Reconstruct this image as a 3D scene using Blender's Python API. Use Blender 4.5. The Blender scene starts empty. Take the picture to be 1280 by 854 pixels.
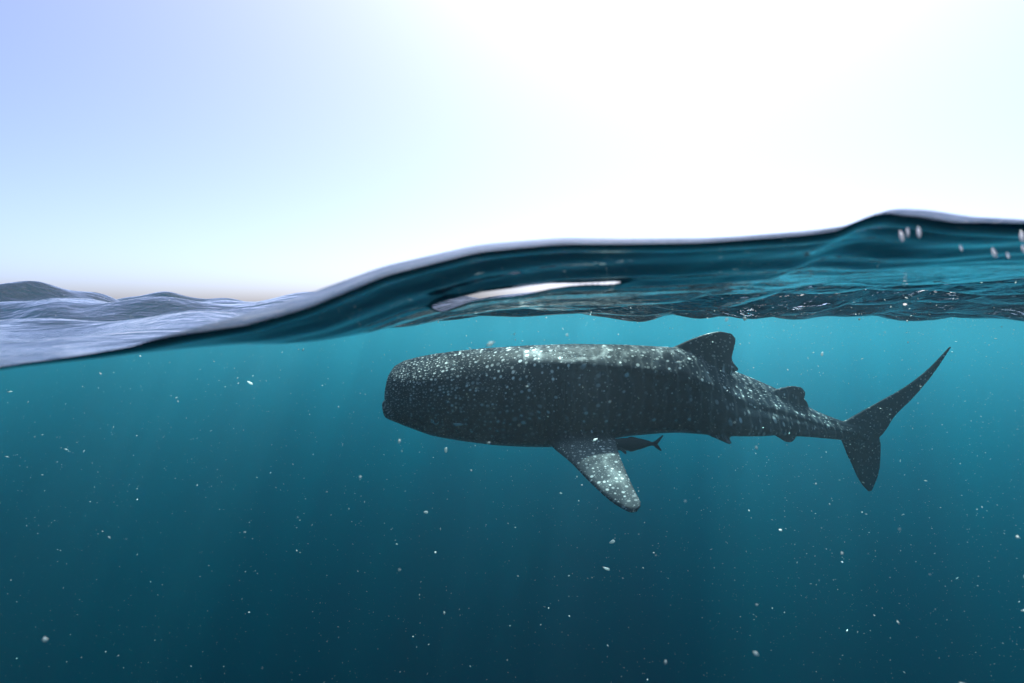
import bpy, math, random
import numpy as np
from mathutils import Vector
R = math.radians
random.seed(7)
rng = np.random.default_rng(11)
scene = bpy.context.scene
col = scene.collection

# ------------------------------------------------------------------ camera
EYE = 0.05                       # lens height over the mean sea level, metres
cam_d = bpy.data.cameras.new('camera')
cam = bpy.data.objects.new('camera', cam_d)
col.objects.link(cam)
cam.location = (0, 0, EYE)
cam.rotation_euler = (R(90 - 3.62), 0, 0)
cam_d.lens = 20.0
cam_d.sensor_width = 36.0
cam_d.clip_start = 0.01
cam_d.clip_end = 20000
cam_d.dof.use_dof = True
cam_d.dof.focus_distance = 5.2
cam_d.dof.aperture_fstop = 9.0
scene.camera = cam

# ------------------------------------------------------------------ sky, sun, exposure
SUN_EL, SUN_AZ = R(60), R(18)    # azimuth from +Y towards +X
world = bpy.data.worlds.new('World')
scene.world = world
world.use_nodes = True
wn = world.node_tree
bg = wn.nodes['Background']
sky = wn.nodes.new('ShaderNodeTexSky')
sky.sky_type = 'NISHITA'
sky.sun_disc = False
sky.sun_elevation = SUN_EL
sky.sun_rotation = SUN_AZ
sky.altitude = 0
sky.air_density = 0.36
sky.dust_density = 2.5
sky.ozone_density = 5.0
wn.links.new(sky.outputs[0], bg.inputs['Color'])
bg.inputs['Strength'].default_value = 0.15
sun_d = bpy.data.lights.new('sun', 'SUN')
sun_d.energy = 4.8
sun_d.angle = R(1.6)
sun_d.color = (1.0, 0.96, 0.90)
sun = bpy.data.objects.new('sun', sun_d)
col.objects.link(sun)
sun_dir = Vector((math.sin(SUN_AZ) * math.cos(SUN_EL), math.cos(SUN_AZ) * math.cos(SUN_EL), math.sin(SUN_EL)))
sun.rotation_euler = (-sun_dir).to_track_quat('-Z', 'Y').to_euler()
sun.location = (3, 12, 9)
vs = scene.view_settings
vs.view_transform = 'Standard'
vs.look = 'None'
vs.exposure = 1.2
vs.gamma = 1.0
cy = scene.cycles
cy.use_denoising = True
try:
    cy.denoiser = 'OPENIMAGEDENOISE'
except Exception:
    pass
cy.max_bounces = 8
cy.diffuse_bounces = 2
cy.glossy_bounces = 3
cy.transmission_bounces = 4
cy.volume_bounces = 2
cy.transparent_max_bounces = 12
cy.sample_clamp_indirect = 4.0
cy.sample_clamp_direct = 30.0
cy.caustics_reflective = False
cy.use_adaptive_sampling = True
cy.adaptive_threshold = 0.01

# ------------------------------------------------------------------ helpers
def tag(o, label=None, cat=None, group=None, kind=None):
    if label: o['label'] = label
    if cat: o['category'] = cat
    if group: o['group'] = group
    if kind: o['kind'] = kind
    return o

def empty(name, loc=(0, 0, 0), rz=0.0):
    o = bpy.data.objects.new(name, None)
    col.objects.link(o)
    o.location = loc
    o.rotation_euler = (0, 0, rz)
    o.empty_display_size = 0.1
    return o

def mesh_np(name, V, F, mat, parent=None, smooth=True):
    """V (n,3) array, F (m,4) or (m,3) array -> one object"""
    V = np.asarray(V, dtype=np.float32); F = np.asarray(F, dtype=np.int32)
    me = bpy.data.meshes.new(name)
    k = F.shape[1]
    me.vertices.add(len(V)); me.vertices.foreach_set('co', V.ravel())
    me.loops.add(F.size); me.loops.foreach_set('vertex_index', F.ravel())
    me.polygons.add(len(F)); me.polygons.foreach_set('loop_start', np.arange(0, F.size, k, dtype=np.int32))
    me.update(calc_edges=True)
    me.validate()
    if smooth: me.polygons.foreach_set('use_smooth', np.ones(len(me.polygons), dtype=bool))
    me.materials.append(mat)
    o = bpy.data.objects.new(name, me)
    col.objects.link(o)
    if parent: o.parent = parent
    return o

def new_mat(name):
    m = bpy.data.materials.new(name)
    m.use_nodes = True
    nt = m.node_tree
    nt.nodes.clear()
    out = nt.nodes.new('ShaderNodeOutputMaterial')
    return m, nt, out

def N(nt, kind, **kw):
    n = nt.nodes.new(kind)
    for k, v in kw.items():
        if k in n.inputs: n.inputs[k].default_value = v
        else: setattr(n, k, v)
    return n

def sstep(a, b, x):
    t = np.clip((x - a) / (b - a), 0, 1)
    return t * t * (3 - 2 * t)

# ------------------------------------------------------------------ materials of the water
# a single sheet of sea surface: Fresnel share mirrors, the rest lets light straight through
sea_mat, nt, out = new_mat('sea_surface')
tc = N(nt, 'ShaderNodeTexCoord')
mp1 = N(nt, 'ShaderNodeMapping'); mp1.inputs['Scale'].default_value = (1.0, 1.5, 1.0)
mp1.inputs['Rotation'].default_value = (0, 0, 0.35)
nt.links.new(tc.outputs['Object'], mp1.inputs['Vector'])
n1 = N(nt, 'ShaderNodeTexNoise', Scale=5.0, Detail=4.0, Roughness=0.55, Distortion=0.8)
nt.links.new(mp1.outputs[0], n1.inputs['Vector'])
b1 = N(nt, 'ShaderNodeBump', Distance=0.03)
n1b = N(nt, 'ShaderNodeTexNoise', Scale=17.0, Detail=3.0, Roughness=0.5, Distortion=0.5)
nt.links.new(mp1.outputs[0], n1b.inputs['Vector'])
hs = N(nt, 'ShaderNodeMath', operation='MULTIPLY_ADD'); hs.inputs[1].default_value = 0.48
nt.links.new(n1b.outputs['Fac'], hs.inputs[0]); nt.links.new(n1.outputs['Fac'], hs.inputs[2])
nt.links.new(hs.outputs[0], b1.inputs['Height'])
chop = N(nt, 'ShaderNodeAttribute', attribute_name='chop')
nt.links.new(chop.outputs['Fac'], b1.inputs['Strength'])
# noise net in the transparent colour stands in for light focused by wavelets
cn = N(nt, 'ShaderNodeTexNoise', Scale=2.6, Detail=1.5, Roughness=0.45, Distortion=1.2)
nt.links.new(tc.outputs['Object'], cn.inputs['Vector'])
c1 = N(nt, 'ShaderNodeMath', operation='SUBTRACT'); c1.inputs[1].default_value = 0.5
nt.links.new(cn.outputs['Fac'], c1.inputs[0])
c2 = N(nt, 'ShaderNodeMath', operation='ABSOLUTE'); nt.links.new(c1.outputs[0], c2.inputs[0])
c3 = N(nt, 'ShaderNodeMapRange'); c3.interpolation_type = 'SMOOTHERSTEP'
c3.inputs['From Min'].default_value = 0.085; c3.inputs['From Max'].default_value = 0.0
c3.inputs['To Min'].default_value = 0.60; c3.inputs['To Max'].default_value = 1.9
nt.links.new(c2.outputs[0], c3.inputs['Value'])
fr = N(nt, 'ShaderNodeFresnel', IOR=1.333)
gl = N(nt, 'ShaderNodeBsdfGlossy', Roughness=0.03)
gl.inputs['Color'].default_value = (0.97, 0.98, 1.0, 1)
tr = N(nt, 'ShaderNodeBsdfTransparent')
cb = N(nt, 'ShaderNodeTexNoise', Scale=0.55, Detail=1.0)  # broad patches painted into the same colour to imitate faint light shafts
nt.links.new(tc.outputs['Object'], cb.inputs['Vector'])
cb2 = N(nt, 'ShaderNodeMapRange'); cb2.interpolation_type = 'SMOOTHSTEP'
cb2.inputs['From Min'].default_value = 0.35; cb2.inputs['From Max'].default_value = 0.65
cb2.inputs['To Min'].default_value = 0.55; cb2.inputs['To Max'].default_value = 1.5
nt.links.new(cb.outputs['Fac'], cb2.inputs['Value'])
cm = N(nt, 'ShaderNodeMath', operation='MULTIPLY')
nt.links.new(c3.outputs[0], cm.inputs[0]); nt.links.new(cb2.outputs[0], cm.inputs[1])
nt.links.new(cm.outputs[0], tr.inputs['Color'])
mx = N(nt, 'ShaderNodeMixShader')
nt.links.new(b1.outputs[0], fr.inputs['Normal'])
nt.links.new(b1.outputs[0], gl.inputs['Normal'])
nt.links.new(fr.outputs[0], mx.inputs[0])
# entering from the air the light bends down; from below the sheet it passes on
rf = N(nt, 'ShaderNodeBsdfRefraction', IOR=1.333, Roughness=0.02)
nt.links.new(b1.outputs[0], rf.inputs['Normal'])
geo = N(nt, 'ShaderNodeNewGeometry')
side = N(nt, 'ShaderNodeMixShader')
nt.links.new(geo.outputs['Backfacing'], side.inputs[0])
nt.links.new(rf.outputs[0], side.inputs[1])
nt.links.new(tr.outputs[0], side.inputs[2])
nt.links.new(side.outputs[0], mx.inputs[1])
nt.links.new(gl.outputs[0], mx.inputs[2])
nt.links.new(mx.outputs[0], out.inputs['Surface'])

# the film climbing the lens port bends what is behind it
film_mat, nt, out = new_mat('water_film')
g = N(nt, 'ShaderNodeBsdfGlass', IOR=1.333, Roughness=0.02)
nt.links.new(g.outputs[0], out.inputs['Surface'])

def volume_mat(name, color, absorb, density, g):
    m, nt, out = new_mat(name)
    v = N(nt, 'ShaderNodeVolumePrincipled')
    v.inputs['Color'].default_value = (*color, 1)
    v.inputs['Absorption Color'].default_value = (*absorb, 1)
    v.inputs['Density'].default_value = density
    v.inputs['Anisotropy'].default_value = g
    nt.links.new(v.outputs[0], out.inputs['Volume'])
    return m
deep_mat = volume_mat('deep_water', (0.0, 0.003, 0.014), (0.0, 0.55, 0.78), 0.19, 0.80)
milk_mat = volume_mat('surface_milk', (0.118, 0.163, 0.196), (0.0, 0.77, 0.865), 0.096, 0.78)
murk_mat = volume_mat('surface_murk', (0.0, 0.218, 0.292), (0.0, 0.775, 0.875), 0.100, 0.78)

# ------------------------------------------------------------------ the sea surface as a height field
Y0 = 0.30                        # where the water meets the lens port
LX = np.array([-0.60, -0.2953, -0.27, -0.2278, -0.2025, -0.1772, -0.1435, -0.1097, -0.0675, -0.0169, 0.0253, 0.1013, 0.1519, 0.1730, 0.1856, 0.1983, 0.2152, 0.2363, 0.27, 0.3206, 0.8])
LZ = np.array([0.004, 0.012, 0.0158, 0.0205, 0.0247, 0.0306, 0.0373, 0.0479, 0.0652, 0.0778, 0.0825, 0.0833, 0.0862, 0.0882, 0.0938, 0.0966, 0.0953, 0.0912, 0.0884, 0.0880, 0.092])
_fx = np.linspace(-1.2, 1.4, 1301)
_fz = np.interp(_fx, LX, LZ)
_k = np.hanning(11); _k /= _k.sum()
_fz = np.convolve(np.pad(_fz, 5, mode='edge'), _k, mode='valid')
def port_line(x): return np.interp(x, _fx, _fz)
def film_height(x):
    return np.interp(x, [-0.5, -0.27, -0.20, -0.14, -0.1097, -0.0675, -0.0169, 0.0253, 0.12, 0.17, 0.2, 0.3, 0.6],
                     [0.002, 0.002, 0.004, 0.0105, 0.0108, 0.0085, 0.0070, 0.0065, 0.0060, 0.0070, 0.0075, 0.0075, 0.006])
waves = []
for i in range(46):
    lam = 0.22 * (7.0 / 0.22) ** (i / 45.0)
    ang = rng.normal(1.15, 0.55)                 # running mostly away from the lens
    amp = 0.0052 * lam ** 0.85 * (0.6 + 0.8 * rng.random())
    waves.append((2 * math.pi / lam * math.cos(ang), 2 * math.pi / lam * math.sin(ang), amp, rng.random() * 6.283, lam))
def sea_height(x, y, dy):
    far = np.zeros_like(x)
    for kx, ky, a, ph, lam in waves:
        fade = sstep(2.5, 5.0, lam / np.maximum(dy, 1e-4))
        near = sstep(0.0, 1.0, (y - 0.35) / (0.5 + lam * 0.8))
        s = np.sin(kx * x + ky * y + ph + 0.5 * np.sin(ky * x * 0.31 - kx * y * 0.27))
        a2 = a * (1.0 + (0.7 + 0.4 * sstep(0.2, 1.2, -x) + 0.7 * sstep(0.35, 0.9, x) * sstep(0.6, 1.0, y)) * (lam < 0.9) - 0.45 * (lam > 2.0))
        far += a2 * fade * near * (s + 0.25 * s * s)
    # the near crest: a short steep lip at the lens, then a long gentle back
    d = np.maximum(y - Y0, 0)
    xp = x * (0.7 + 0.3 * np.exp(-d / 0.5))
    lip = 0.019 * sstep(-0.24, -0.10, xp) * (1 - 0.65 * sstep(0.18, 0.32, xp))
    h = far + (port_line(xp) - lip * (1 - np.exp(-(d / 0.055) ** 1.3))) * np.exp(-(d / 0.85) ** 1.5)
    # long fine streaks running along that lip
    h += 0.0011 * np.exp(-((d - 0.07) / 0.07) ** 2) * np.sin(d * 150 + 9 * x + 1.3 * np.sin(x * 17)) * sstep(-0.2, -0.05, x)
    # a peaked wave at the left and a broad swell overhead at the right
    h += 0.150 * np.exp(0.25 - np.sqrt(((x + 2.00 - 0.25 * (y - 2.4)) / 0.27) ** 2 + ((y - 2.4) / 0.50) ** 2 + 0.06))
    h -= 0.050 * np.exp(-((x + 1.60) / 0.55) ** 2 - ((y - 3.1) / 0.9) ** 2)
    h -= 0.055 * np.exp(-((x + 2.45) / 0.45) ** 2 - ((y - 3.2) / 0.5) ** 2)
    h += 0.026 * np.exp(-((x + 0.25) / 0.50) ** 2 - ((y - 1.9) / 1.0) ** 2) * sstep(0.45, 1.1, y)
    h += 0.125 * np.exp(-((x - 1.75) / 0.75) ** 2 - ((y - 1.7) / 0.75) ** 2)
    h += 0.052 * np.exp(-((x - 0.80) / 0.42) ** 2 - ((y - 1.10) / 0.50) ** 2)
    # the steep little step one looks out through
    yc = 0.385 + 0.004 * np.sin(x * 58)
    win = sstep(-0.062, -0.045, x) * (1 - sstep(0.070, 0.090, x))
    size = (0.0095 - 0.052 * (x + 0.05)) * (0.85 + 0.2 * np.sin(x * 90 + 1.0))
    h -= np.maximum(size, 0.0015) * win * sstep(-0.0028, 0.0028, y - yc) * np.exp(-np.maximum(y - yc, 0) / 0.07)
    return h

def spread(step, dense, far, ratio=1.09):
    xs = list(np.arange(0, dense + step * .5, step)); d = step
    while xs[-1] < far:
        d *= ratio; xs.append(xs[-1] + d)
    xs = np.array(xs)
    return np.concatenate([-xs[:0:-1], xs])
def rows(y0, y1, d0, ratio, refine=None):
    ys = [y0]; d = d0
    while ys[-1] < y1:
        s = d
        if refine and refine[0] < ys[-1] < refine[1]: s = min(s, refine[2])
        ys.append(ys[-1] + s); d *= (ratio if s == d else ratio ** (s / d))
    ys = np.array(ys); ys[-1] = y1
    return ys
FW = 0.016                       # depth of the climbing film
zones = [(spread(0.004, 1.3, 3000), rows(Y0 + FW, 1.2, 0.0026, 1.016, (0.374, 0.398, 0.0007))),
         (spread(0.013, 6.0, 3000), rows(1.2, 6.0, 0.012, 1.014)),
         (spread(0.10, 40.0, 3000), rows(6.0, 50.0, 0.07, 1.022)),
         (spread(1.5, 200.0, 3000, 1.15), rows(50.0, 3000.0, 1.0, 1.06))]
Vs, Fs, base = [], [], 0
H = []
for xs, ys in zones:
    X, Y = np.meshgrid(xs, ys)
    DY = np.gradient(ys)[:, None] + 0 * X
    DX = np.gradient(xs)[None, :] + 0 * X
    H.append(sea_height(X, Y, np.maximum(DY, DX)))
for i, (xs, ys) in enumerate(zones):
    Z = H[i]
    if i + 1 < len(zones): Z[-1] = np.interp(xs, zones[i + 1][0], H[i + 1][0])
    X, Y = np.meshgrid(xs, ys)
    nx_, ny_ = len(xs), len(ys)
    Vs.append(np.stack([X.ravel(), Y.ravel(), Z.ravel()], 1))
    idx = np.arange(nx_ * ny_).reshape(ny_, nx_) + base
    Fs.append(np.stack([idx[:-1, :-1].ravel(), idx[:-1, 1:].ravel(), idx[1:, 1:].ravel(), idx[1:, :-1].ravel()], 1))
    base += nx_ * ny_
# the sea goes on behind the lens, which looks out of a narrow gap of air
xs = spread(0.25, 6.0, 3000, 1.2); ys = -rows(0.30, 3000.0, 0.2, 1.12)[::-1]
X, Y = np.meshgrid(xs, ys)
DD = np.maximum(np.gradient(ys)[:, None] + 0 * X, np.gradient(xs)[None, :] + 0 * X)
Z = sea_height(X, np.maximum(-Y, 1.6) + 40.0, DD)
Vs.append(np.stack([X.ravel(), Y.ravel(), Z.ravel()], 1))
idx = np.arange(X.size).reshape(X.shape) + base
Fs.append(np.stack([idx[:-1, :-1].ravel(), idx[:-1, 1:].ravel(), idx[1:, 1:].ravel(), idx[1:, :-1].ravel()], 1))
base += X.size
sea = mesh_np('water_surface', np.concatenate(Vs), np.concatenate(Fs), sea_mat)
_sv = np.concatenate(Vs)
_ca = sea.data.attributes.new('chop', 'FLOAT', 'POINT')
_ca.data.foreach_set('value', ((0.10 + 0.70 * sstep(0.36, 1.0, _sv[:, 1])) * (1 - 0.50 * sstep(0.1, 0.6, -_sv[:, 0] - 0.1 * _sv[:, 1]) + 0.45 * sstep(0.3, 0.8, _sv[:, 0]))).astype(np.float32))
tag(sea, 'rippled sea surface with one long wave lifting towards the right', 'sea', kind='structure')

# the film of water climbing the port along the waterline
fxs = np.concatenate([np.arange(-2.0, -0.5, 0.01), np.arange(-0.5, 0.5, 0.002), np.arange(0.5, 2.0, 0.01)])
ts = np.linspace(0, 1, 18) ** 1.5
X, T = np.meshgrid(fxs, ts)
Yf = Y0 + T * FW
edge = sea_height(fxs, np.full_like(fxs, Y0 + FW), 0.003)
lam = 0.0046
Zf = edge[None, :] + film_height(X) * (np.exp(-T * FW / lam) - math.exp(-FW / lam))
n_, m_ = len(fxs), len(ts)
idx = np.arange(n_ * m_).reshape(m_, n_)
film = mesh_np('water_film', np.stack([X.ravel(), Yf.ravel(), Zf.ravel()], 1),
               np.stack([idx[:-1, :-1].ravel(), idx[:-1, 1:].ravel(), idx[1:, 1:].ravel(), idx[1:, :-1].ravel()], 1), film_mat, sea)

# ------------------------------------------------------------------ the body of water itself (volume only)
def water_body(name, mat, depth, reach, drop, label, flat_top=None):
    xs = spread(0.03, 1.5, reach, 1.12); xs[0], xs[-1] = -reach, reach
    ys = rows(Y0 + 0.001, reach, 0.02, 1.09)
    X, Y = np.meshgrid(xs, ys)
    DY = np.gradient(ys)[:, None] + 0 * X; DX = np.gradient(xs)[None, :] + 0 * X
    Z = sea_height(X, np.maximum(Y, Y0 + FW), np.maximum(DY, DX)) - drop
    if flat_top is not None: Z = np.full_like(Z, flat_top)
    nx_, ny_ = len(xs), len(ys)
    top = np.stack([X.ravel(), Y.ravel(), Z.ravel()], 1)
    ti = np.arange(nx_ * ny_).reshape(ny_, nx_)
    bot = top.copy(); bot[:, 2] = -depth
    bi = ti + nx_ * ny_
    q = lambda a, b, c, d: np.stack([a.ravel(), b.ravel(), c.ravel(), d.ravel()], 1)
    F = [q(ti[:-1, :-1], ti[:-1, 1:], ti[1:, 1:], ti[1:, :-1]), q(bi[:-1, :-1], bi[1:, :-1], bi[1:, 1:], bi[:-1, 1:])]
    for a, b in ((ti[0], bi[0]), (ti[-1][::-1], bi[-1][::-1]), (ti[::-1, 0], bi[::-1, 0]), (ti[:, -1], bi[:, -1])):
        F.append(q(b[:-1], b[1:], a[1:], a[:-1]))
    o = mesh_np(name, np.concatenate([top, bot]), np.concatenate(F), mat)
    return tag(o, label, 'water', kind='stuff')
def water_slab(mat, x0, x1, y0, y1, z0, z1, label):
    V = [(x, y, z) for x in (x0, x1) for y in (y0, y1) for z in (z0, z1)]
    F = [(0, 1, 3, 2), (4, 6, 7, 5), (0, 4, 5, 1), (2, 3, 7, 6), (0, 2, 6, 4), (1, 5, 7, 3)]
    return tag(mesh_np('haze', V, F, mat, smooth=False), label, 'water', kind='stuff')
water_body('haze', milk_mat, 1.5, 300.0, 0.002, 'pale milky water just below the surface')
water_slab(murk_mat, -300, 300, Y0 + 0.001, 300, -5.6, -1.502, 'teal water of the middle depth')
water_slab(deep_mat, -300, 300, Y0 + 0.001, 300, -70, -5.602, 'clear dark blue water of the deep')
water_slab(milk_mat, -300, 300, -300, -0.301, -1.5, -0.12, 'pale milky water behind the lens')
water_slab(murk_mat, -300, 300, -300, -0.301, -6.0, -1.502, 'teal water of the middle depth behind the lens')
water_slab(deep_mat, -300, 300, -300, -0.301, -70, -6.002, 'clear dark blue water of the deep behind the lens')

# ------------------------------------------------------------------ whale shark
# local frame: +X towards the tail, -Y towards the side we see, Z is the world's height
psi = R(7)
shark = empty('whale_shark', (1.25 - 2.4815 * math.cos(psi), 5.75 - 2.4815 * math.sin(psi), 0.0), psi)
tag(shark, 'large dark spotted whale shark swimming left just below the surface', 'whale shark')

TOP = np.array([(-0.004, -0.735), (0.022, -0.620), (0.078, -0.535), (0.170, -0.484), (0.300, -0.450), (0.44, -0.423), (0.672, -0.394), (0.906, -0.372), (1.382, -0.345), (1.867, -0.333), (2.362, -0.345), (2.869, -0.374), (3.215, -0.46), (3.586, -0.622), (3.836, -0.718), (4.155, -0.859), (4.387, -1.001), (4.574, -1.099), (4.809, -1.191), (4.93, -1.225)])
BOT = np.array([(0.0, -0.899), (0.006, -0.969), (0.021, -1.024), (0.096, -1.065), (0.203, -1.115), (0.433, -1.208), (0.745, -1.273), (1.062, -1.322), (1.383, -1.348), (1.628, -1.356), (2.04, -1.319), (2.374, -1.271), (2.799, -1.249), (3.145, -1.259), (3.585, -1.254), (3.942, -1.263), (4.306, -1.308), (4.676, -1.361), (4.93, -1.395)])
WID = np.array([(-0.004, 0.16), (0.019, 0.25), (0.058, 0.32), (0.134, 0.38), (0.4, 0.44), (0.9, 0.455), (1.5, 0.45), (2.0, 0.425), (2.6, 0.365), (3.2, 0.29), (3.8, 0.215), (4.3, 0.145), (4.7, 0.105), (4.93, 0.085)])
def smooth_interp(tab, u):
    g = np.linspace(-0.004, 4.93, 800)
    f = np.interp(g, tab[:, 0], tab[:, 1])
    k = np.hanning(41); k /= k.sum()
    fs = np.convolve(np.pad(f, 20, mode='edge'), k, mode='valid')
    w = sstep(0.15, 0.6, g)
    return np.interp(u, g, f * (1 - w) + fs * w)
def cross(u):
    t = smooth_interp(TOP, u); b = smooth_interp(BOT, u)
    return t, b, smooth_interp(WID, u)
# three ridges along each flank: angle over the horizontal, height
def ridge_angles(u):
    a1 = np.interp(u, [1.0, 1.6, 2.2, 2.8, 3.5, 4.2], [50, 42, 33, 21, 4, 0])
    a2 = np.interp(u, [3.0, 3.6, 4.9], [50, 40, 36])
    a3 = np.interp(u, [1.0, 2.5, 4.9], [-8, -10, -25])
    return a1, a2, a3
def body_mesh_arrays():
    us = np.concatenate([-0.004 + 0.14 * np.linspace(0, 1, 24) ** 2, np.linspace(0.146, 4.93, 230)])
    na = 128
    th = np.linspace(0, 2 * math.pi, na, endpoint=False)
    V, F = [], []
    for u in us:
        t, b, w = cross(u)
        c, hz = (t + b) / 2, (t - b) / 2
        ex = np.interp(u, [0, 0.3, 1.2, 3.0, 4.9], [2.3, 2.1, 2.15, 2.2, 2.1])
        cs, sn = np.cos(th), np.sin(th)
        # the widest level of the head sits low, of the tail in the middle
        y = w * np.sign(cs) * np.abs(cs) ** (2 / ex)
        z = c + hz * np.sign(sn) * np.abs(sn) ** (2 / ex)
        deg = np.degrees(np.arctan2(sn, np.abs(cs)))
        fade = sstep(1.0, 2.0, u) * (1 - 0.3 * sstep(4.5, 4.9, u))
        r = np.zeros_like(deg)
        for a, h in zip(ridge_angles(u), (0.032, 0.020 * sstep(3.1, 3.5, u), 0.008)):
            d = (deg - a)
            r += h * np.where(d > 0, np.exp(-(d / 13.0) ** 2), np.exp(-(d / 5.0) ** 2)) * fade * (0.45 + 0.55 * w / 0.4)
        y = y + r * np.sign(cs) * (np.abs(cs) > 1e-6)
        z = z + 0.35 * r * np.sign(sn)
        y = y - (z - c) * 0.85 * sstep(2.9, 3.7, u) * (1 - sstep(4.7, 4.93, u))   # tail stalk leaned back so its near flank catches more sun
        V.append(np.stack([np.full(na, u), -y, z], 1))
    nr = len(us)
    V = np.concatenate(V + [np.array([[-0.010, 0, -0.815]]), np.array([[4.94, 0, -1.31]])])
    i = np.arange(nr * na).reshape(nr, na); j = np.roll(i, -1, axis=1)
    for a in range(nr - 1):
        F += [(i[a, k], i[a + 1, k], j[a + 1, k], j[a, k]) for k in range(na)]
    F += [(nr * na, i[0, k], j[0, k]) for k in range(na)]
    F += [(nr * na + 1, j[-1, k], i[-1, k]) for k in range(na)]
    return V, F

def fin_arrays(sections, thick, normal=None, nseg=12, sub=5):
    """sections: list of (leading point, trailing point), root to tip; a closed aerofoil loft"""
    P = []
    L = np.array([s[0] for s in sections], float); T = np.array([s[1] for s in sections], float)
    n = len(L)
    tt = np.linspace(0, n - 1, (n - 1) * sub + 1)
    def cat(A, t):
        i = min(int(t), n - 2); f = t - i
        p0 = A[max(i - 1, 0)]; p1 = A[i]; p2 = A[i + 1]; p3 = A[min(i + 2, n - 1)]
        return 0.5 * ((2 * p1) + (-p0 + p2) * f + (2 * p0 - 5 * p1 + 4 * p2 - p3) * f * f + (-p0 + 3 * p1 - 3 * p2 + p3) * f ** 3)
    Ls = np.array([cat(L, t) for t in tt]); Ts = np.array([cat(T, t) for t in tt])
    ths = np.interp(tt, range(n), thick)
    V, F = [], []
    ring = 2 * nseg
    for a in range(len(tt)):
        ch = Ts[a] - Ls[a]
        if normal is None:
            sp = (Ls[min(a + 1, len(tt) - 1)] - Ls[max(a - 1, 0)])
            nn = np.cross(ch, sp)
        else: nn = np.array(normal, float)
        nn = nn / (np.linalg.norm(nn) + 1e-9)
        for k in range(ring):
            ang = 2 * math.pi * k / ring
            s = (1 - math.cos(ang)) / 2
            prof = math.sin(ang) * (1.15 - 0.55 * s)
            V.append(Ls[a] + ch * s + nn * ths[a] * 0.5 * prof)
    for a in range(len(tt) - 1):
        for k in range(ring):
            k2 = (k + 1) % ring
            F.append((a * ring + k, a * ring + k2, (a + 1) * ring + k2, (a + 1) * ring + k))
    c0, c1 = len(V), len(V) + 1
    V.append(V and np.mean(V[:ring], axis=0)); V.append(np.mean(V[(len(tt) - 1) * ring:len(tt) * ring], axis=0))
    for k in range(ring):
        F.append((c0, (k + 1) % ring, k)); F.append((c1, (len(tt) - 1) * ring + k, (len(tt) - 1) * ring + (k + 1) % ring))
    return np.array(V), F
def vfin(pairs, y=0.0): return [((a[0], y, a[1]), (b[0], y, b[1])) for a, b in pairs]
caudal_up = [((4.72, -1.23), (5.16, -1.44)), ((4.992, -1.092), (5.294, -1.318)), ((5.222, -0.975), (5.41, -1.145)), ((5.5, -0.832), (5.611, -0.957)), ((5.777, -0.635), (5.829, -0.715)), ((6.020, -0.395), (6.054, -0.394))]
caudal_low = [((4.72, -1.26), (5.22, -1.34)), ((4.80, -1.43), (5.250, -1.43)), ((4.86, -1.56), (5.257, -1.53)), ((4.912, -1.657), (5.258, -1.642)), ((4.985, -1.8), (5.239, -1.792)), ((5.063, -1.909), (5.196, -1.905)), ((5.125, -1.97), (5.165, -1.972))]
dorsal = [((2.62, -0.52), (3.40, -0.76)), ((2.803, -0.42), (3.53, -0.655)), ((2.836, -0.392), (3.600, -0.612)), ((2.93, -0.352), (3.540, -0.54)), ((3.02, -0.312), (3.525, -0.48)), ((3.107, -0.278), (3.544, -0.389)), ((3.253, -0.232), (3.559, -0.297)), ((3.374, -0.213), (3.514, -0.239))]
dorsal2 = [((3.90, -0.90), (4.36, -1.10)), ((4.00, -0.832), (4.395, -1.01)), ((4.108, -0.806), (4.348, -0.931)), ((4.171, -0.796), (4.355, -0.872)), ((4.235, -0.797), (4.317, -0.815))]
pelvic = [((3.02, -1.10), (3.46, -1.10)), ((3.11, -1.205), (3.440, -1.222)), ((3.20, -1.250), (3.405, -1.262)), ((3.27, -1.276), (3.380, -1.292)), ((3.315, -1.296), (3.36, -1.304))]
anal = [((3.851, -1.19), (4.322, -1.22)), ((3.924, -1.272), (4.306, -1.308)), ((4.016, -1.318), (4.27, -1.343)), ((4.089, -1.363), (4.235, -1.386)), ((4.145, -1.395), (4.199, -1.402))]
pec = [((1.569, -1.229), (2.172, -1.167), 0.22), ((1.53, -1.241), (2.15, -1.191), 0.42), ((1.645, -1.321), (2.095, -1.257), 0.72), ((1.744, -1.416), (2.076, -1.34), 0.98), ((1.859, -1.509), (2.07, -1.426), 1.22), ((1.952, -1.547), (2.067, -1.469), 1.36), ((1.999, -1.544), (2.05, -1.495), 1.41)]
parts = [body_mesh_arrays(),
         fin_arrays(vfin(caudal_up), [0.13, 0.085, 0.06, 0.045, 0.034, 0.026], (0, 1, 0)),
         fin_arrays(vfin(caudal_low), [0.10, 0.08, 0.065, 0.055, 0.045, 0.036, 0.03], (0, 1, 0)),
         fin_arrays(vfin(dorsal), [0.22, 0.15, 0.12, 0.10, 0.085, 0.07, 0.055, 0.04], (0, 1, 0)),
         fin_arrays(vfin(dorsal2), [0.12, 0.08, 0.055, 0.045, 0.034], (0, 1, 0)),
         fin_arrays(vfin(anal), [0.10, 0.07, 0.05, 0.04, 0.032], (0, 1, 0))]
for s in (1, -1):
    parts.append(fin_arrays([((a[0], -s * l, a[1]), (b[0], -s * l, b[1])) for a, b, l in pec], [0.17, 0.13, 0.10, 0.08, 0.06, 0.048, 0.036]))
    parts.append(fin_arrays([((a[0], -s * (0.10 + 0.06 * i), a[1]), (b[0], -s * (0.10 + 0.06 * i), b[1])) for i, (a, b) in enumerate(pelvic)], [0.08, 0.06, 0.05, 0.04, 0.03]))
V_all, F_all, off = [], [], 0
for V, F in parts:
    V_all.append(V); F_all += [tuple(int(v) + off for v in f) for f in F]; off += len(V)
raw = bpy.data.meshes.new('raw')
raw.from_pydata(np.concatenate(V_all).tolist(), [], F_all)
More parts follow.
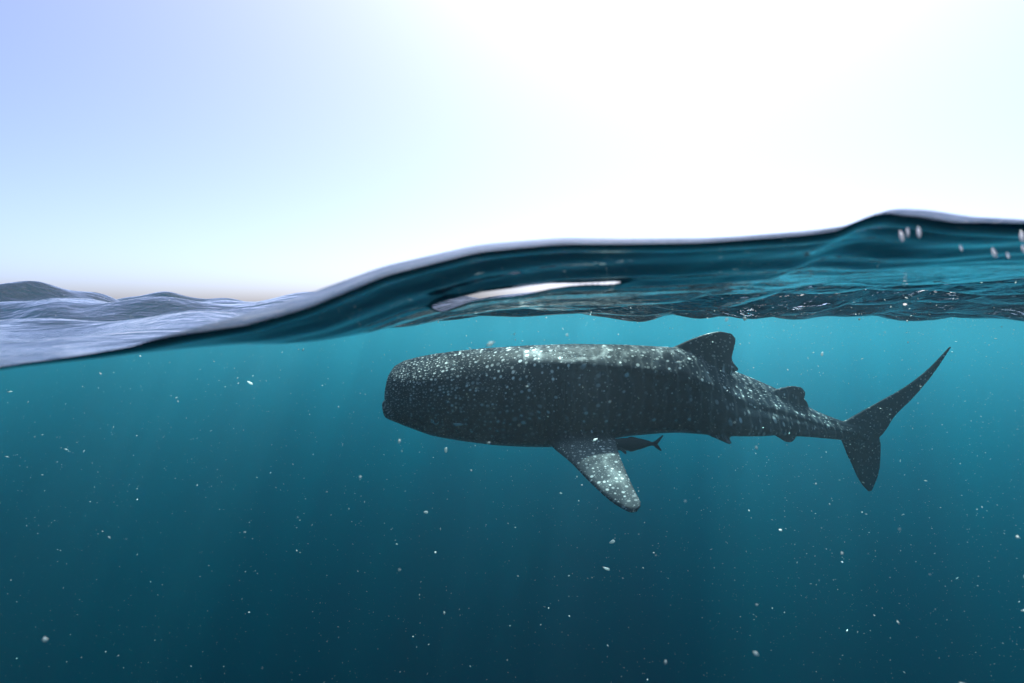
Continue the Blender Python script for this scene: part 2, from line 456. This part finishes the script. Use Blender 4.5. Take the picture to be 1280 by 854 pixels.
tmp = bpy.data.objects.new('raw', raw); col.objects.link(tmp)
import bmesh
bm = bmesh.new(); bm.from_mesh(raw)
# every shell faces outwards before they are fused into one skin
bmesh.ops.recalc_face_normals(bm, faces=bm.faces)
bm.to_mesh(raw); bm.free()
md = tmp.modifiers.new('fuse', 'REMESH'); md.mode = 'VOXEL'; md.voxel_size = 0.0125; md.use_smooth_shade = True
ms = tmp.modifiers.new('soften', 'SMOOTH'); ms.factor = 0.5; ms.iterations = 3
bpy.context.view_layer.update()
dg = bpy.context.evaluated_depsgraph_get()
skin = bpy.data.meshes.new_from_object(tmp.evaluated_get(dg))
bpy.data.objects.remove(tmp); bpy.data.meshes.remove(raw)
skin.name = 'body'
nv = len(skin.vertices)
P = np.empty(nv * 3, dtype=np.float32); skin.vertices.foreach_get('co', P); P = P.reshape(-1, 3).astype(float)
Nn = np.empty(nv * 3, dtype=np.float32); skin.vertices.foreach_get('normal', Nn); Nn = Nn.reshape(-1, 3)
u, y, z = P[:, 0].copy(), -P[:, 1].copy(), P[:, 2].copy()
# the mouth line and the gill slits, pressed into the skin
ay = np.abs(y)
mz = -0.905 - 0.42 * u + 0.06 * np.exp(-(ay / 0.2) ** 2)
dent = 0.055 * np.exp(-((z - mz) / 0.022) ** 2) * (1 - sstep(0.25, 0.40, u))
for k in range(5):
    gu = 1.40 + 0.085 * k + 0.10 * (z + 0.9) ** 2
    dent += 0.016 * np.exp(-((u - gu) / 0.010) ** 2) * sstep(-1.16, -1.10, z) * (1 - sstep(-0.76 + 0.02 * k, -0.70 + 0.02 * k, z)) * (ay > 0.36)
t_, b_, w_ = cross(np.clip(u, -0.004, 4.93))
P -= Nn * dent[:, None]
P[:, 0] = np.where((u < 0.12) & (z < mz), P[:, 0] - 0.032 * (1 - u / 0.12), P[:, 0])   # jutting lower jaw
skin.vertices.foreach_set('co', P.astype(np.float32).ravel())
# skin pattern space: cells get larger from snout to tail; fins have their own
g = np.linspace(-0.1, 6.3, 1200)
cell = np.interp(g, [-0.1, 0.0, 0.15, 0.5, 0.95, 1.5, 2.0, 3.0, 4.5], [0.021, 0.022, 0.025, 0.036, 0.052, 0.090, 0.115, 0.125, 0.115])
Fu = np.concatenate([[0], np.cumsum(np.diff(g) / cell[:-1])])
pu = np.interp(u, g, Fu)
cz = (t_ + b_) / 2
theta = np.arctan2((z - cz) / np.maximum((t_ - b_) / 2, .05), ay / np.maximum(w_, .05))
cl = np.interp(u, g, cell)
arc = theta * (0.5 * (w_ + (t_ - b_) / 2)) * 1.15
pv = arc / cl
ex_ = np.interp(u, [0, 0.3, 1.2, 3.0, 4.9], [2.3, 2.1, 2.15, 2.2, 2.1])
q = (ay / np.maximum(w_, .03)) ** ex_ + (np.abs(z - cz) / np.maximum((t_ - b_) / 2, .03)) ** ex_
over = np.maximum(z - t_, 0) - np.maximum(b_ - z, 0)
pv = pv + over / cl
onp = (u > 1.45) & (u < 2.4) & (z < -1.02) & (ay > 0.30)
wp = (onp & (q > 1.55)).astype(float)
seam = sstep(1.12, 1.3, q) * (1 - sstep(1.75, 2.0, q)) * onp
pu = pu * (1 - wp) + (u / 0.052) * wp
pv = pv * (1 - wp) + ((ay + (-1.1 - z)) / 0.060 + 40) * wp
rad = np.interp(u, [0, 0.3, 1.0, 1.6, 2.2, 5], [0.29, 0.28, 0.25, 0.17, 0.135, 0.12]); rad = rad * (1 - wp) + 0.22 * wp
rad = rad * (1 - seam)
rad = np.where((u > 4.95) | (np.abs(over) > 0.05) & (ay < 0.25), 0.085, rad)
pwp = sstep(1.3, 2.4, q) * onp
belly = sstep(0.0, 1.0, (-np.degrees(theta) - 52) / 16) * (1 - pwp) * (1 - sstep(4.2, 4.8, u)) * (over > -0.012)
bars = sstep(1.2, 2.0, u) * (1 - wp) * (1 - sstep(4.6, 4.9, u)) * (np.abs(over) < 0.015)
def add_attr(me, name, vals, kind='FLOAT'):
    a = me.attributes.new(name, kind, 'POINT')
    a.data.foreach_set('vector' if kind == 'FLOAT_VECTOR' else 'value', np.asarray(vals, dtype=np.float32).ravel())
add_attr(skin, 'skin_space', np.stack([pu, pv, np.where(y > 0, 3.5, 9.5)], 1), 'FLOAT_VECTOR')
add_attr(skin, 'dot_size', rad); add_attr(skin, 'belly', belly); add_attr(skin, 'bars', bars); add_attr(skin, 'pectoral', pwp)

def shark_material():
    m, nt, out = new_mat('spotted_skin')
    L = nt.links.new
    at = lambda n: N(nt, 'ShaderNodeAttribute', attribute_name=n)
    sp, ds, be, ba, pc = at('skin_space'), at('dot_size'), at('belly'), at('bars'), at('pectoral')
    def math_(op, a, b=None, c=None, clamp=False):
        n = nt.nodes.new('ShaderNodeMath'); n.operation = op; n.use_clamp = clamp
        for i, v in enumerate((a, b, c)):
            if v is None: continue
            if isinstance(v, (int, float)): n.inputs[i].default_value = v
            else: L(v, n.inputs[i])
        return n.outputs[0]
    # 2-D cells; the third coordinate only separates the two sides
    vo = N(nt, 'ShaderNodeTexVoronoi'); vo.voronoi_dimensions = '2D'; vo.feature = 'F1'
    vo.inputs['Scale'].default_value = 1.0; vo.inputs['Randomness'].default_value = 0.84
    wn_ = N(nt, 'ShaderNodeTexNoise', Scale=0.12, Detail=1.0); wn_.noise_dimensions = '2D'; L(sp.outputs['Vector'], wn_.inputs['Vector'])
    wv = N(nt, 'ShaderNodeVectorMath', operation='MULTIPLY_ADD'); wv.inputs[1].default_value = (1.6, 1.6, 0)
    L(wn_.outputs['Color'], wv.inputs[0]); L(sp.outputs['Vector'], wv.inputs[2])
    L(wv.outputs[0], vo.inputs['Vector'])
    sepc = N(nt, 'ShaderNodeSeparateColor'); L(vo.outputs['Color'], sepc.inputs[0])
    r_ = math_('MULTIPLY', ds.outputs['Fac'], math_('MULTIPLY_ADD', math_('POWER', sepc.outputs[0], 2.0), 0.95, 0.50))
    dot = N(nt, 'ShaderNodeMapRange'); dot.interpolation_type = 'SMOOTHSTEP'
    L(vo.outputs['Distance'], dot.inputs['Value'])
    L(math_('MULTIPLY', r_, 1.25), dot.inputs['From Min']); L(math_('MULTIPLY', r_, 0.55), dot.inputs['From Max'])
    dots = math_('MULTIPLY', dot.outputs[0], math_('MULTIPLY_ADD', math_('POWER', sepc.outputs[1], 1.2), 0.8, 0.25))
    # finer, dimmer freckles between
    sc2 = N(nt, 'ShaderNodeVectorMath', operation='SCALE'); sc2.inputs['Scale'].default_value = 2.3
    L(sp.outputs['Vector'], sc2.inputs[0])
    v2 = N(nt, 'ShaderNodeTexVoronoi'); v2.voronoi_dimensions = '2D'; v2.inputs['Randomness'].default_value = 0.9
    v2.inputs['Scale'].default_value = 1.0
    L(sc2.outputs[0], v2.inputs['Vector'])
    sep2 = N(nt, 'ShaderNodeSeparateColor'); L(v2.outputs['Color'], sep2.inputs[0])
    d2 = N(nt, 'ShaderNodeMapRange'); d2.interpolation_type = 'SMOOTHSTEP'
    d2.inputs['From Min'].default_value = 0.26; d2.inputs['From Max'].default_value = 0.10
    L(v2.outputs['Distance'], d2.inputs['Value'])
    freck = math_('MULTIPLY', d2.outputs[0], math_('MULTIPLY', math_('GREATER_THAN', sep2.outputs[2], 0.55), 0.28))
    # pale bars down the flank, one per column of dots
    sx = N(nt, 'ShaderNodeSeparateXYZ'); L(sp.outputs['Vector'], sx.inputs[0])
    wob = N(nt, 'ShaderNodeTexNoise', Scale=0.8, Detail=2.0); L(sp.outputs['Vector'], wob.inputs['Vector'])
    ph = math_('MULTIPLY_ADD', wob.outputs['Fac'], 1.2, sx.outputs['X'])
    sn = math_('SINE', math_('MULTIPLY', ph, 6.2832))
    bar = math_('MULTIPLY', math_('POWER', math_('MAXIMUM', sn, 0.0), 3.0), math_('MULTIPLY', math_('MULTIPLY', ba.outputs['Fac'], wob.outputs['Fac']), 0.17))
    mark = math_('MAXIMUM', math_('MAXIMUM', dots, freck), bar, clamp=True)
    tc = N(nt, 'ShaderNodeTexCoord')
    mot = N(nt, 'ShaderNodeTexNoise', Scale=3.5, Detail=6.0, Roughness=0.65); L(tc.outputs['Object'], mot.inputs['Vector'])
    skin_r = N(nt, 'ShaderNodeValToRGB')
    skin_r.color_ramp.elements[0].position = 0.3; skin_r.color_ramp.elements[0].color = (0.006, 0.010, 0.017, 1)
    skin_r.color_ramp.elements[1].position = 0.75; skin_r.color_ramp.elements[1].color = (0.020, 0.028, 0.042, 1)
    L(mot.outputs['Fac'], skin_r.inputs[0])
    def mixc(f, a, b):
        n = nt.nodes.new('ShaderNodeMix'); n.data_type = 'RGBA'
        L(f, n.inputs[0])
        for v, i in ((a, 6), (b, 7)):
            if isinstance(v, tuple): n.inputs[i].default_value = (*v, 1)
            else: L(v, n.inputs[i])
        return n.outputs[2]
    c = mixc(math_('MULTIPLY', pc.outputs['Fac'], 0.5), skin_r.outputs[0], (0.17, 0.19, 0.20))
    c = mixc(be.outputs['Fac'], c, (0.42, 0.46, 0.47))
    c = mixc(mark, c, (0.90, 0.92, 0.90))
    p = N(nt, 'ShaderNodeBsdfPrincipled', Roughness=0.5)
    p.inputs['Specular IOR Level'].default_value = 0.08
    L(c, p.inputs['Base Color'])
    fine = N(nt, 'ShaderNodeTexNoise', Scale=55.0, Detail=3.0); L(tc.outputs['Object'], fine.inputs['Vector'])
    bp = N(nt, 'ShaderNodeBump', Strength=0.35, Distance=0.006); L(fine.outputs['Fac'], bp.inputs['Height'])
    L(bp.outputs[0], p.inputs['Normal'])
    L(p.outputs[0], out.inputs['Surface'])
    return m
skin_mat = shark_material()
skin.materials.clear(); skin.materials.append(skin_mat)
body = bpy.data.objects.new('body', skin); col.objects.link(body); body.parent = shark
skin.polygons.foreach_set('use_smooth', np.ones(len(skin.polygons), dtype=bool))

def plain(name, color, rough=0.5, spec=0.4):
    m, nt, out = new_mat(name)
    tc = N(nt, 'ShaderNodeTexCoord')
    no = N(nt, 'ShaderNodeTexNoise', Scale=40.0, Detail=3.0); nt.links.new(tc.outputs['Object'], no.inputs['Vector'])
    mx = nt.nodes.new('ShaderNodeMix'); mx.data_type = 'RGBA'
    mx.inputs[6].default_value = (*[c * 0.75 for c in color], 1); mx.inputs[7].default_value = (*[min(1, c * 1.2) for c in color], 1)
    nt.links.new(no.outputs['Fac'], mx.inputs[0])
    p = N(nt, 'ShaderNodeBsdfPrincipled', Roughness=rough); p.inputs['Specular IOR Level'].default_value = spec
    nt.links.new(mx.outputs[2], p.inputs['Base Color']); nt.links.new(p.outputs[0], out.inputs['Surface'])
    return m

def ellipsoid(name, loc, r, mat, parent=None, seg=16, ring=10, rot=None):
    V = [(0, 0, r[2])]
    for i in range(1, ring):
        a = math.pi * i / ring
        V += [(r[0] * math.sin(a) * math.cos(2 * math.pi * k / seg), r[1] * math.sin(a) * math.sin(2 * math.pi * k / seg), r[2] * math.cos(a)) for k in range(seg)]
    V.append((0, 0, -r[2]))
    F = [(0, 1 + k, 1 + (k + 1) % seg) for k in range(seg)]
    for i in range(ring - 2):
        F += [(1 + i * seg + k, 1 + (i + 1) * seg + k, 1 + (i + 1) * seg + (k + 1) % seg, 1 + i * seg + (k + 1) % seg) for k in range(seg)]
    last = len(V) - 1
    F += [(last, 1 + (ring - 2) * seg + (k + 1) % seg, 1 + (ring - 2) * seg + k) for k in range(seg)]
    me = bpy.data.meshes.new(name); me.from_pydata(V, [], F); me.update()
    for p in me.polygons: p.use_smooth = True
    me.materials.append(mat)
    o = bpy.data.objects.new(name, me); col.objects.link(o)
    o.location = loc
    if rot: o.rotation_euler = rot
    if parent: o.parent = parent
    return o
def flank_y(uu, zz):
    t, b, w = cross(np.array([uu]))
    c, hz = (t[0] + b[0]) / 2, (t[0] - b[0]) / 2
    ex = np.interp(uu, [0, 0.3, 1.2, 3.0, 4.9], [2.3, 2.1, 2.15, 2.2, 2.1])
    return w[0] * max(0.0, 1 - abs((zz - c) / hz) ** ex) ** (1 / ex)
eye_mat = plain('eye_black', (0.01, 0.012, 0.014), 0.15, 0.6)
lid_mat = plain('eyelid_pale', (0.80, 0.82, 0.80), 0.5)
for s in (1, -1):
    ey = flank_y(0.477, -1.0)
    e = ellipsoid('eye', (0.477, -s * (ey - 0.004), -1.0), (0.022, 0.018, 0.022), eye_mat, shark)
    ellipsoid('eyelid', (0, s * 0.006, 0), (0.034, 0.018, 0.032), lid_mat, e)
    sy = flank_y(0.68, -1.03)
    ellipsoid('spiracle_rim', (0.68, -s * (sy - 0.004), -1.03), (0.052, 0.014, 0.017), lid_mat, shark, rot=(0, 0.05, 0))

# ------------------------------------------------------------------ remora under the belly
rem = empty('remora', (shark.location.x + 2.29 * math.cos(psi) + 0.36 * math.sin(psi), shark.location.y + 2.26 * math.sin(psi) - 0.36 * math.cos(psi), -1.272), psi)
tag(rem, 'slender dark remora swimming under the whale shark behind its side fin', 'fish')
rem.scale = (1.12, 1.12, 1.2)
rm = plain('remora_skin', (0.045, 0.05, 0.055), 0.5)
V, F = [], []
prof = [(-0.25, 0.006, 0.006, 0), (-0.235, 0.018, 0.022, 0), (-0.20, 0.028, 0.034, 0), (-0.13, 0.036, 0.038, 0), (-0.05, 0.040, 0.038, 0), (0.04, 0.042, 0.034, -0.002), (0.12, 0.034, 0.026, -0.002), (0.18, 0.020, 0.015, 0), (0.215, 0.012, 0.009, -0.004), (0.235, 0.013, 0.006, -0.006)]
for (x, h, w, c) in prof:
    for k in range(20):
        a = 2 * math.pi * k / 20
        V.append((x, w * math.cos(a), c + 1.25 * h * math.sin(a)))
for r in range(len(prof) - 1):
    for k in range(20): F.append((r * 20 + k, r * 20 + (k + 1) % 20, (r + 1) * 20 + (k + 1) % 20, (r + 1) * 20 + k))
F += [tuple(range(20))[::-1], tuple((len(prof) - 1) * 20 + k for k in range(20))]
fins_r = [([(( 0.215, 0, 0.006), (0.235, 0, -0.012)), ((0.255, 0, 0.026), (0.266, 0, -0.008)), ((0.312, 0, 0.066), (0.318, 0, 0.056))], [.012, .009, .006]),
          ([((0.215, 0, 0.000), (0.240, 0, -0.016)), ((0.250, 0, -0.036), (0.266, 0, -0.008)), ((0.298, 0, -0.066), (0.305, 0, -0.058))], [.012, .009, .006]),
          ([((-0.02, 0, 0.030), (0.17, 0, 0.016)), ((0.01, 0, 0.056), (0.15, 0, 0.026)), ((0.04, 0, 0.058), (0.07, 0, 0.052))], [.012, .009, .006]),
          ([((-0.02, 0, -0.034), (0.17, 0, -0.018)), ((0.02, 0, -0.060), (0.14, 0, -0.030)), ((0.04, 0, -0.062), (0.06, 0, -0.058))], [.012, .009, .006])]
vv, off = [np.array(V)], len(V)
for sec, th in fins_r:
    a, f = fin_arrays(sec, th, (0, 1, 0), 6, 3)
    vv.append(a); F += [tuple(i + off for i in q) for q in f]; off += len(a)
for s in (1, -1):
    a, f = fin_arrays([((-0.12, s * 0.03, -0.008), (-0.06, s * 0.03, -0.02)), ((-0.08, s * 0.07, -0.035), (-0.035, s * 0.065, -0.04)), ((-0.05, s * 0.085, -0.06), (-0.035, s * 0.083, -0.06))], [.01, .008, .005], None, 6, 3)
    vv.append(a); F += [tuple(i + off for i in q) for q in f]; off += len(a)
me = bpy.data.meshes.new('body'); me.from_pydata(np.concatenate(vv).tolist(), [], F); me.update()
for p in me.polygons: p.use_smooth = True
me.materials.append(rm)
o = bpy.data.objects.new('body', me); col.objects.link(o); o.parent = rem
ellipsoid('eye', (-0.20, -0.026, 0.006), (0.006, 0.005, 0.006), eye_mat, rem, 10, 8)

# ------------------------------------------------------------------ drifting matter
fleck_mat, nt, out = new_mat('pale_drift')
p = N(nt, 'ShaderNodeBsdfDiffuse'); p.inputs['Color'].default_value = (0.70, 0.86, 0.86, 1)
t = N(nt, 'ShaderNodeBsdfTranslucent'); t.inputs['Color'].default_value = (0.70, 0.86, 0.86, 1)
mx = N(nt, 'ShaderNodeMixShader'); mx.inputs[0].default_value = 0.5
nt.links.new(p.outputs[0], mx.inputs[1]); nt.links.new(t.outputs[0], mx.inputs[2]); nt.links.new(mx.outputs[0], out.inputs['Surface'])
def snow():
    n = 33000
    y = 0.75 + 5.2 * rng.random(n) ** 0.8
    x = (rng.random(n) * 2 - 1) * 5.6
    dz = -3.4 * rng.random(n) ** 1.9
    keep = (np.abs(x) < 1.25 * y + 0.8) & (rng.random(n) < 0.55 + 0.45 * sstep(-1.5, 3.0, x))
    x, y, dz = x[keep], y[keep], dz[keep]
    m = 70                       # a few close to the lens, out of focus
    yn = 0.34 + 0.3 * rng.random(m); x = np.append(x, (rng.random(m) * 2 - 1) * yn); y = np.append(y, yn); dz = np.append(dz, -0.4 * rng.random(m))
    z = sea_height(x, y, np.full_like(x, 0.02)) - 0.01 + dz
    n = len(x)
    r = 0.00076 * np.exp(rng.normal(0, 0.58, n)) * np.minimum(1.0 + 0.12 * y, 1.6)
    el = 1 + 2.2 * rng.random(n) ** 4
    axes = rng.normal(size=(n, 3)); axes /= np.linalg.norm(axes, axis=1)[:, None]
    b = np.cross(axes, rng.normal(size=(n, 3))); b /= np.linalg.norm(b, axis=1)[:, None]
    c = np.cross(axes, b)
    C = np.stack([x, y, z], 1)
    A, B, D = axes * (r * el)[:, None], b * r[:, None], c * (r * 0.6)[:, None]
    V = np.stack([C + A, C - A, C + B, C - B, C + D, C - D], 1).reshape(-1, 3)
    f = np.array([(0, 2, 4), (2, 1, 4), (1, 3, 4), (3, 0, 4), (2, 0, 5), (1, 2, 5), (3, 1, 5), (0, 3, 5)])
    F = (f[None] + 6 * np.arange(n)[:, None, None]).reshape(-1, 3)
    return mesh_np('marine_snow', V, F, fleck_mat)
tag(snow(), 'fine pale specks drifting through the teal water', 'plankton', kind='stuff')

# a few larger flecks that can be picked out
def fleck(loc, r, rot, label, lumps):
    t = ellipsoid('drifting_fleck', loc, r, fleck_mat, None, 12, 8, rot)
    me = t.data
    for v in me.vertices:
        d = lumps * (math.sin(v.index * 1.7) * 0.5 + math.sin(v.index * 0.61 + 1))
        v.co *= 1 + d
    return tag(t, label, 'fleck', 'larger pale flecks drifting in the water')
fleck((-0.206, 1.75, -0.40), (0.0045, 0.004, 0.0085), (0, 0.1, 0), 'upright white oval fleck drifting below the front half of the shark', 0.10)
fleck((0.30, 1.66, -0.655), (0.009, 0.003, 0.0045), (0, -0.5, 0), 'slanting white fleck in dark water below the tip of the side fin', 0.14)
fleck((0.27, 1.58, -0.70), (0.011, 0.003, 0.0032), (0, 0.4, 0), 'thin bent fleck lowest under the side fin', 0.16)
fleck((-0.88, 1.90, -0.21), (0.011, 0.003, 0.0030), (0, 0.5, 0), 'thin white sliver under the waterline at the far left', 0.15)
fleck((-0.25, 1.62, -0.55), (0.0065, 0.004, 0.0035), (0, 0, 0), 'small blunt fleck in dark water left of the side fin', 0.12)
fleck((0.93, 1.70, -0.095), (0.0035, 0.003, 0.0065), (0, 0.15, 0), 'bright fleck hanging just above the tail stalk and beside the tall tail lobe', 0.10)
# splashed droplets clinging at the waterline on the right
glint_mat, nt, out = new_mat('painted_glint')  # white colour paints the sun's glint that clear drops would show
p = N(nt, 'ShaderNodeBsdfPrincipled', Roughness=0.08); p.inputs['Base Color'].default_value = (0.95, 0.95, 0.95, 1)
t = N(nt, 'ShaderNodeBsdfTranslucent'); t.inputs['Color'].default_value = (0.95, 0.95, 0.95, 1)
mx = N(nt, 'ShaderNodeMixShader'); mx.inputs[0].default_value = 0.85
nt.links.new(p.outputs[0], mx.inputs[1]); nt.links.new(t.outputs[0], mx.inputs[2]); nt.links.new(mx.outputs[0], out.inputs['Surface'])
for (x, z, w, h, lab) in [
        (0.2038, 0.0862, 0.0012, 0.0024, 'bright droplet under the wave crest, lower left of three close together'),
        (0.2070, 0.0882, 0.0009, 0.0020, 'thin bright droplet in the middle of three under the wave crest'),
        (0.2128, 0.0880, 0.0012, 0.0023, 'bright droplet right of the other two under the wave crest'),
        (0.2353, 0.0800, 0.0004, 0.0013, 'faint thin droplet alone between the crest droplets and the right edge'),
        (0.2528, 0.0775, 0.0011, 0.0022, 'bright upright droplet below the dark rim near the right edge'),
        (0.2600, 0.0762, 0.0005, 0.0014, 'small faint droplet beside the upright one near the right edge'),
        (0.2668, 0.0858, 0.0013, 0.0022, 'large bright droplet at the right edge of the picture by the rim'),
        (0.2682, 0.0795, 0.0009, 0.0018, 'narrow droplet under the large one at the right edge')]:
    d = ellipsoid('water_droplet', (x * 0.985, Y0 - 0.004, 0.05 + (z - 0.05) * 0.985), (w * 0.85, 0.0008, h * 1.2), glint_mat, None, 12, 8, (0, random.uniform(-0.45, 0.1), 0))
    d.data.vertices[0].co.z *= random.uniform(1.1, 1.6)
    tag(d, lab, 'droplet', 'water droplets shining under the wave crest')

for (x, y, z, q, lab) in [  # white beads added to stand for sparkles of light on the underside
        (0.592, 0.90, 0.101, 0.0034, 'round white glint bead under the surface, leftmost of the row below the crest'),
        (0.618, 0.89, 0.099, 0.0042, 'brightest glint bead of the row under the surface below the crest'),
        (0.664, 0.90, 0.101, 0.0030, 'glint bead in the middle of the row under the surface at the right'),
        (0.722, 0.90, 0.101, 0.0034, 'glint bead nearest the right edge in the row under the surface'),
        (0.655, 0.95, 0.052, 0.0026, 'small glint bead hanging lowest, under the row of bright ones at the right')]:
    if z > 0.06: z = float(sea_height(np.array([x]), np.array([y]), np.array([0.01]))[0]) - 0.012
    b = ellipsoid('glint_bead', (x, y, z), (q, q, q * 0.7), glint_mat, None, 12, 8)
    tag(b, lab, 'bubble', 'white glint beads under the surface at the right')
